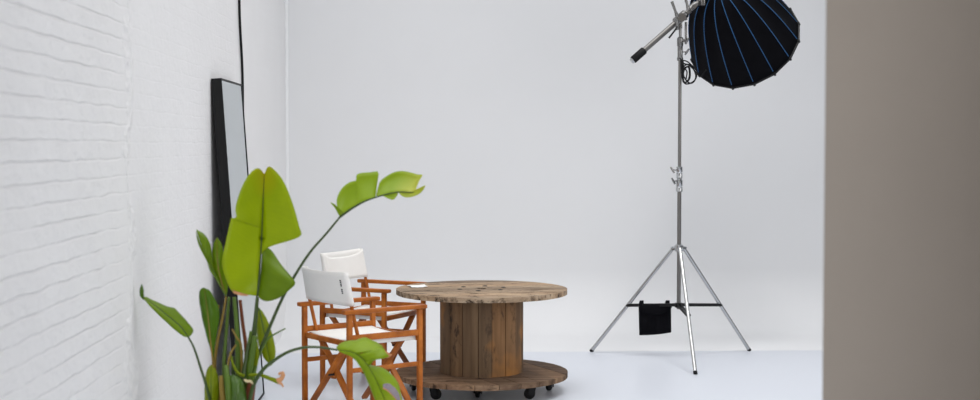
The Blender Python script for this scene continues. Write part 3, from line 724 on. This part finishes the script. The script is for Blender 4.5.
# long leaf arching to the right
leaf(M_leaf_pale, [
    (0.0, 0.52, -1, [(341, 216), (337.5, 207, .03), (337, 198, .06), (342, 188, .09), (350, 182, .10), (356, 180.5, .10), (356.5, 175, .11), (362, 172.8, .11), (371, 172.3, .11), (378.5, 172, .11), (377, 184, .06), (375.5, 196, .0)]),
    (0.55, 1.0, -1, [(376, 195.5), (378, 188, .03), (380.5, 181, .05), (387, 175.8, .08), (395, 171.8, .09), (403, 171, .10), (411, 172.5, .10), (418, 174.5, .09), (422.5, 175, .08), (419, 181, .05), (416, 189, .02), (414, 193, .01)]),
    (0.62, 0.80, 1, [(383, 196, -.01), (390, 199.2, -.02), (394, 199.3, -.02), (398, 194.2, .0)]),
    (0.80, 1.0, 1, [(398, 192, .0), (402, 196, -.02), (408, 197.5, -.02), (416, 195.5, -.02), (422, 191.5, -.02), (425.3, 185.5, -.02), (422, 187.5, -.01), (414, 192.8, .0)]),
    (0.0, 0.10, 1, [(340, 217), (335, 208, -.02), (330.5, 202.5, -.04), (336, 205.5, -.02), (343, 213.5, .0)]),
    ], [(340, 217), (352, 208.5), (366, 200.8), (382, 195.5), (398, 192), (414, 192.5)],
    [(340, 217), (326, 234), (311, 251), (297, 272), (283, 297), (271, 324), (262, 346), (252, 372, .01), (245, 400, .03), (242, 440, .03)], 0.0058, M_stem_dark, fold=-0.02, midr=0.0055)
# leaf pointing left to the wall
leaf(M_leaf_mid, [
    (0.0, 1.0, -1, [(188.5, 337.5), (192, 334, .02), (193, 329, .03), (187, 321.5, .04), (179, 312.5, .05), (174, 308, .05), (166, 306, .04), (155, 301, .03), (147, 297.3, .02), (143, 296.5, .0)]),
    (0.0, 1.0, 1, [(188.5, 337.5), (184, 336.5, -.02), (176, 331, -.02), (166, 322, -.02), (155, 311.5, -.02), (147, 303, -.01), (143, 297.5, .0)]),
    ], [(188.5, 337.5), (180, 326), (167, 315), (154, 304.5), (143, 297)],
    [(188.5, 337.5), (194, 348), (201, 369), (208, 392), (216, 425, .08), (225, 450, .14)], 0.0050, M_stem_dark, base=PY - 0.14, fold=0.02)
leaf(M_leaf_deep, [(0.0, 1.0, -1, [(143.5, 300), (140.3, 296), (139.7, 290), (140.8, 286), (141.6, 284)]), (0.0, 1.0, 1, [(143.5, 300), (143.8, 296), (143.6, 290), (142.6, 286), (141.6, 284)])],
     [(143.5, 300), (142, 292, -.01), (141.6, 284)], None, base=PY - 0.14, fold=0.01, midr=0.0018, smat=M_stem_dark)['label'] = 'dark curled leaf tip'
# split leaf at the left of the big one
leaf(M_leaf_mid, [
    (0.0, 0.55, -1, [(226, 296), (221, 288, .0), (214.5, 277, .01), (210, 271, .02), (208, 264, .02), (204.5, 256, .02), (200, 248, .02), (197, 239, .02), (196, 231.5, .02)]),
    (0.10, 0.55, 1, [(222.5, 288), (217, 275), (212.5, 264), (211.5, 252), (210, 243), (204.5, 234.5, .02), (196.5, 229.5, .02)]),
    ], [(226, 296), (217, 278), (209, 262), (202, 246), (196.3, 230, .02), (190, 216, .02), (188, 205, .02)][:5], None, fold=0.015, midr=0.003)
leaf(M_leaf_mid, [
    (0.0, 1.0, -1, [(226, 297, .01), (218, 282, .02), (211.5, 268, .02), (211.8, 254, .02), (214, 243, .02), (217, 237, .03)]),
    (0.0, 1.0, 1, [(226, 297, .01), (228, 286, .02), (225.5, 270, .02), (224, 256, .02), (221.5, 244, .02), (217, 237, .03)]),
    ], [(226, 297, .01), (221, 280, .0), (217.5, 262, .0), (217, 237, .03)],
    [(226, 297, .01), (222, 320), (217, 345), (215, 372, .02), (222, 420, .03)], 0.0055, M_stem_old, fold=0.01)
# narrow upright leaf
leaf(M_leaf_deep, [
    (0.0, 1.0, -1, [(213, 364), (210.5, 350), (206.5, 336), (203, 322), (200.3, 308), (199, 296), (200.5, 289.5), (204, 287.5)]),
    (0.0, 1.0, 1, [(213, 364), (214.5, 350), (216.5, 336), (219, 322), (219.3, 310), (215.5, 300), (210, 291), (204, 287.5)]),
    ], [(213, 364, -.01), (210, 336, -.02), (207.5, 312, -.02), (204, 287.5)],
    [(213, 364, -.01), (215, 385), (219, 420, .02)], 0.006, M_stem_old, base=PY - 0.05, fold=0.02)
# ribbed yellowing leaf behind the stalks
leaf(M_leaf_yellow, [
    (0.0, 1.0, -1, [(259, 308), (257.5, 320), (257, 334), (259, 346), (264, 358), (271, 366)]),
    (0.0, 1.0, 1, [(259, 308), (263.5, 313), (269, 324), (273, 337), (275.5, 350), (274.5, 360), (271, 366)]),
    ], [(259, 308), (263, 326, -.01), (267, 346, -.01), (271, 366)], [(259, 308), (256, 330, .03), (252, 360, .03), (246, 400, .04)], 0.005, base=PY + 0.08, fold=0.02)
# drooping torn leaf in front of the near chair
leaf(M_leaf_pale, [
    (0.0, 0.30, -1, [(337, 350), (336.8, 346.5, .02), (341, 343, .03), (348, 340.6, .05), (356, 340, .06), (364, 337.3, .07), (371, 339.8, .06), (378, 343.2, .05), (383.5, 347.6, .02), (377, 348.6, .01), (369, 349.2, .01), (360, 352.6, .0)]),
    (0.28, 0.47, -1, [(359, 355.5), (367, 350.5, -.01), (376, 349.2, -.02), (383, 348.2, -.03), (385.5, 351.2, -.04), (391, 354.6, -.05), (388, 357.2, -.05), (381, 357.4, -.04), (374, 360.5, -.03), (369.5, 366, -.02)]),
    (0.42, 1.0, -1, [(367, 363.5, -.02), (373, 365.5, .01), (383, 368, .03), (392, 374.8, .04), (398, 383, .04), (400.3, 391, .03), (402.5, 403, .02), (403, 415, .02), (396, 428, .0)]),
    (0.0, 1.0, 1, [(337, 350), (343, 353.5, -.02), (350, 356, -.03), (356, 361, -.03), (361.5, 369, -.03), (366, 378, -.03), (371, 390, -.03), (376, 402, -.03), (384, 418, -.02), (396, 428, .0)]),
    ], [(337, 350), (350, 351.5, -.03), (360, 356.5, -.04), (369, 367, -.05), (378, 384, -.05), (387, 406, -.04), (396, 428, .0)],
    [(337.5, 350), (320, 347.3), (304, 347.5), (288, 352), (274, 360.5), (262, 371), (252, 390, .02), (245, 430, .03)], 0.0058, M_stem_dark, base=PY - 0.12, fold=0.025, midr=0.0015)
leaf(M_dry, [(0.0, 1.0, 1, [(384.5, 350), (389, 353), (391.8, 354.8), (388.5, 357.6), (386, 357.6)])], [(385.5, 351.5), (387.5, 353.5), (388, 355.5), (386, 357.2)], None, smat=M_dry, base=PY - 0.175, fold=0.002, midr=0.002)['label'] = 'dried orange leaf tip'
leaf(M_drygrey, [(0.0, 1.0, 1, [(383, 384), (389, 383.5), (395, 388), (399, 394), (401, 402)])], [(383, 388), (388, 391), (394, 397), (399.5, 404)], None, smat=M_dry, base=PY - 0.19, fold=0.004, midr=0.003)['label'] = 'dead grey torn leaf edge'
# low leaf and glossy sheath at the crown
leaf(M_leaf_yellow, [
    (0.0, 1.0, -1, [(211, 425), (205.5, 408), (204.5, 394), (205, 380), (207, 370), (211, 364.5)]),
    (0.0, 1.0, 1, [(211, 425), (216, 410), (219, 395), (218.5, 380), (216, 370), (211, 364.5)]),
    ], [(211, 425, -.02), (211, 395, -.03), (211, 364.5)], None, base=PY - 0.06, fold=0.02)
def stem(pts, r, mat, base=PY, name='stalk', label=None):
    S = catmull([P3(p, base) for p in pts], 24); n = 24
    rs = [r[0] + (r[1] - r[0]) * i / (n - 1) for i in range(n)] if isinstance(r, tuple) else [r] * n
    bm = NB(); tube(bm, S, rs, 10); o = obj(name, bm, mat, plant, 'all', True)
    if label: o['label'] = label
    return o
stem([(234, 297, .02), (237, 330), (238, 365), (238, 410)], (0.008, 0.014), M_stem)
stem([(240, 300, .05), (242.5, 322, .05), (246, 350, .05), (247, 400, .05)], (0.0075, 0.0085), M_stem_brown, label='dry brown stalk')
stem([(229, 297, .03), (226, 335, .02), (224, 370), (226, 420)], (0.006, 0.010), M_stem)
stem([(232, 329, -.03), (237, 338, -.03), (241, 346, -.02), (242, 380)], (0.003, 0.006), M_stem_old)
stem([(251, 331, -.02), (248, 350, -.02), (245, 372, -.02), (244, 410)], (0.006, 0.013), M_stem)
stem([(285.5, 328.5), (275, 334), (267, 340), (258, 358), (250, 385)], (0.003, 0.006), M_stem)
stem([(236, 345, -.04), (231, 353, -.04), (228, 366, -.04), (227, 400)], (0.004, 0.006), M_stem_old)
stem([(255, 336, -.04), (252, 355, -.04), (249, 375, -.04), (246, 410)], (0.012, 0.016), M_leaf_mid if False else M_stem)
stem([(219, 305, .01), (216, 325, .01), (213.5, 350, .01), (213, 380, .01)], (0.0035, 0.006), M_stem_old, label='yellow brown stalk')
# sheaths: swollen leaf bases round the crown
leaf(M_sheath, [
    (0.0, 1.0, -1, [(230, 440, .02), (227, 412, .02), (226.5, 394, .02), (227.5, 383, .02), (229, 376, .01), (233, 374.5, .0)]),
    (0.0, 1.0, 1, [(245, 440, .02), (246.5, 412, .02), (246.3, 395, .02), (244.5, 386, .02), (241, 379, .01), (233, 374.5, .0)]),
    ], [(237.5, 440, -.04), (236.5, 410, -.045), (236, 392, -.04), (233, 374.5, .0)], None, base=PY - 0.13, fold=0.02, midr=0.002, smat=M_sheath, name='leaf_sheath')
stem([(226, 366, -.10), (227.5, 380, -.14), (229.5, 400, -.15), (232, 440, -.12)], (0.010, 0.020), M_stem, name='leaf_sheath')
stem([(221, 376, -.09), (222, 390, -.12), (225, 410, -.12), (230, 440, -.10)], (0.008, 0.018), M_stem_old, name='leaf_sheath', label='yellowed leaf base')
stem([(252, 382, -.05), (250, 395, -.06), (247, 415, -.06), (243, 445, -.04)], (0.018, 0.026), M_stem_brown, name='leaf_sheath', label='brown dried leaf base')
# pale dried flower sheath sticking out to the right
fs = stem([(249, 375, -.08), (260, 375, -.10), (270, 378.5, -.11), (279, 382, -.12)], (0.006, 0.010), M_leaf_yellow, name='flower_sheath', label='yellow green flower sheath with peach dried tip')
bm = NB()
for pts, r0, r1 in (([(277, 381), (281, 379), (283, 375), (281.5, 372)], .011, .008), ([(278, 382), (281, 383.5), (283.5, 387)], .009, .003), ([(281.5, 373), (279.5, 373.5), (279, 375)], .006, .004)):
    S = catmull([at(x, y, PY - .12) for x, y in pts], 10); tube(bm, S, [r0 + (r1 - r0) * i / 9 for i in range(10)], 8)
obj('dried_tip', bm, M_dry, fs, 'all', True)
bm = NB(); S = catmull([at(x, y, PY - .20) for x, y in ((244, 379.5), (247.5, 381.5), (250, 381), (253, 384))], 10); tube(bm, S, [.003, .005, .006, .006, .005, .005, .006, .005, .004, .002], 8); bt_ = obj('dried_bract', bm, m_plain('pale_dry_bract', srgb(206, 192, 150), 0.8, 0, 0.2, 0.25, 60), plant, 'all', True)
# more stalks crowding the crown
stem([(249, 343, -.03), (246, 362, -.04), (243, 382, -.05), (241, 420, -.04)], (0.009, 0.015), M_stem_dark)
stem([(242, 350, .02), (241, 372, .02), (240, 420, .02)], (0.006, 0.011), M_stem)
stem([(233, 356, .03), (233, 378, .02), (235, 420, .0)], (0.007, 0.011), M_stem_dark)
stem([(257, 362, -.02), (253, 378, -.04), (247, 410, -.04)], (0.006, 0.012), M_stem)
stem([(230, 352, -.02), (233, 364, -.05), (238, 373, -.07), (244, 376, -.08)], (0.004, 0.008), M_leaf_yellow)
leaf(M_leaf_yellow, [
    (0.0, 1.0, -1, [(250, 378), (248.5, 366), (250, 352), (253, 342), (256, 337)]),
    (0.0, 1.0, 1, [(250, 378), (255, 372), (258.5, 360), (258.5, 347), (256, 337)]),
    ], [(250, 378), (253, 360, .01), (256, 337)], None, base=PY - 0.03, fold=0.012, midr=0.002)
# pot
bm = NB(); pc_ = Vector((crown.x, crown.y, 0))
lathe(bm, [(0.11, 0), (0.13, 0.004), (0.155, 0.26), (0.160, 0.27), (0.160, 0.30), (0.148, 0.30), (0.145, 0.27), (0.0, 0.268)], pc_, seg=32); pot = obj('pot', bm, M_clay, plant, True, True)
bm = NB(); lathe(bm, [(0.144, 0.262), (0.144, 0.278), (0.06, 0.286), (0.0, 0.288)], pc_, seg=24); obj('soil', bm, M_soil, pot, True, True)
bm = NB(); tube(bm, [pc_ + Vector((0, 0, 0.27)), pc_ + Vector((0.0, 0, 0.36)), pc_ + Vector((0, -0.03, 0.47))], [0.055, 0.06, 0.05], 14); obj('stem_base', bm, M_stem_brown, plant, True, True)
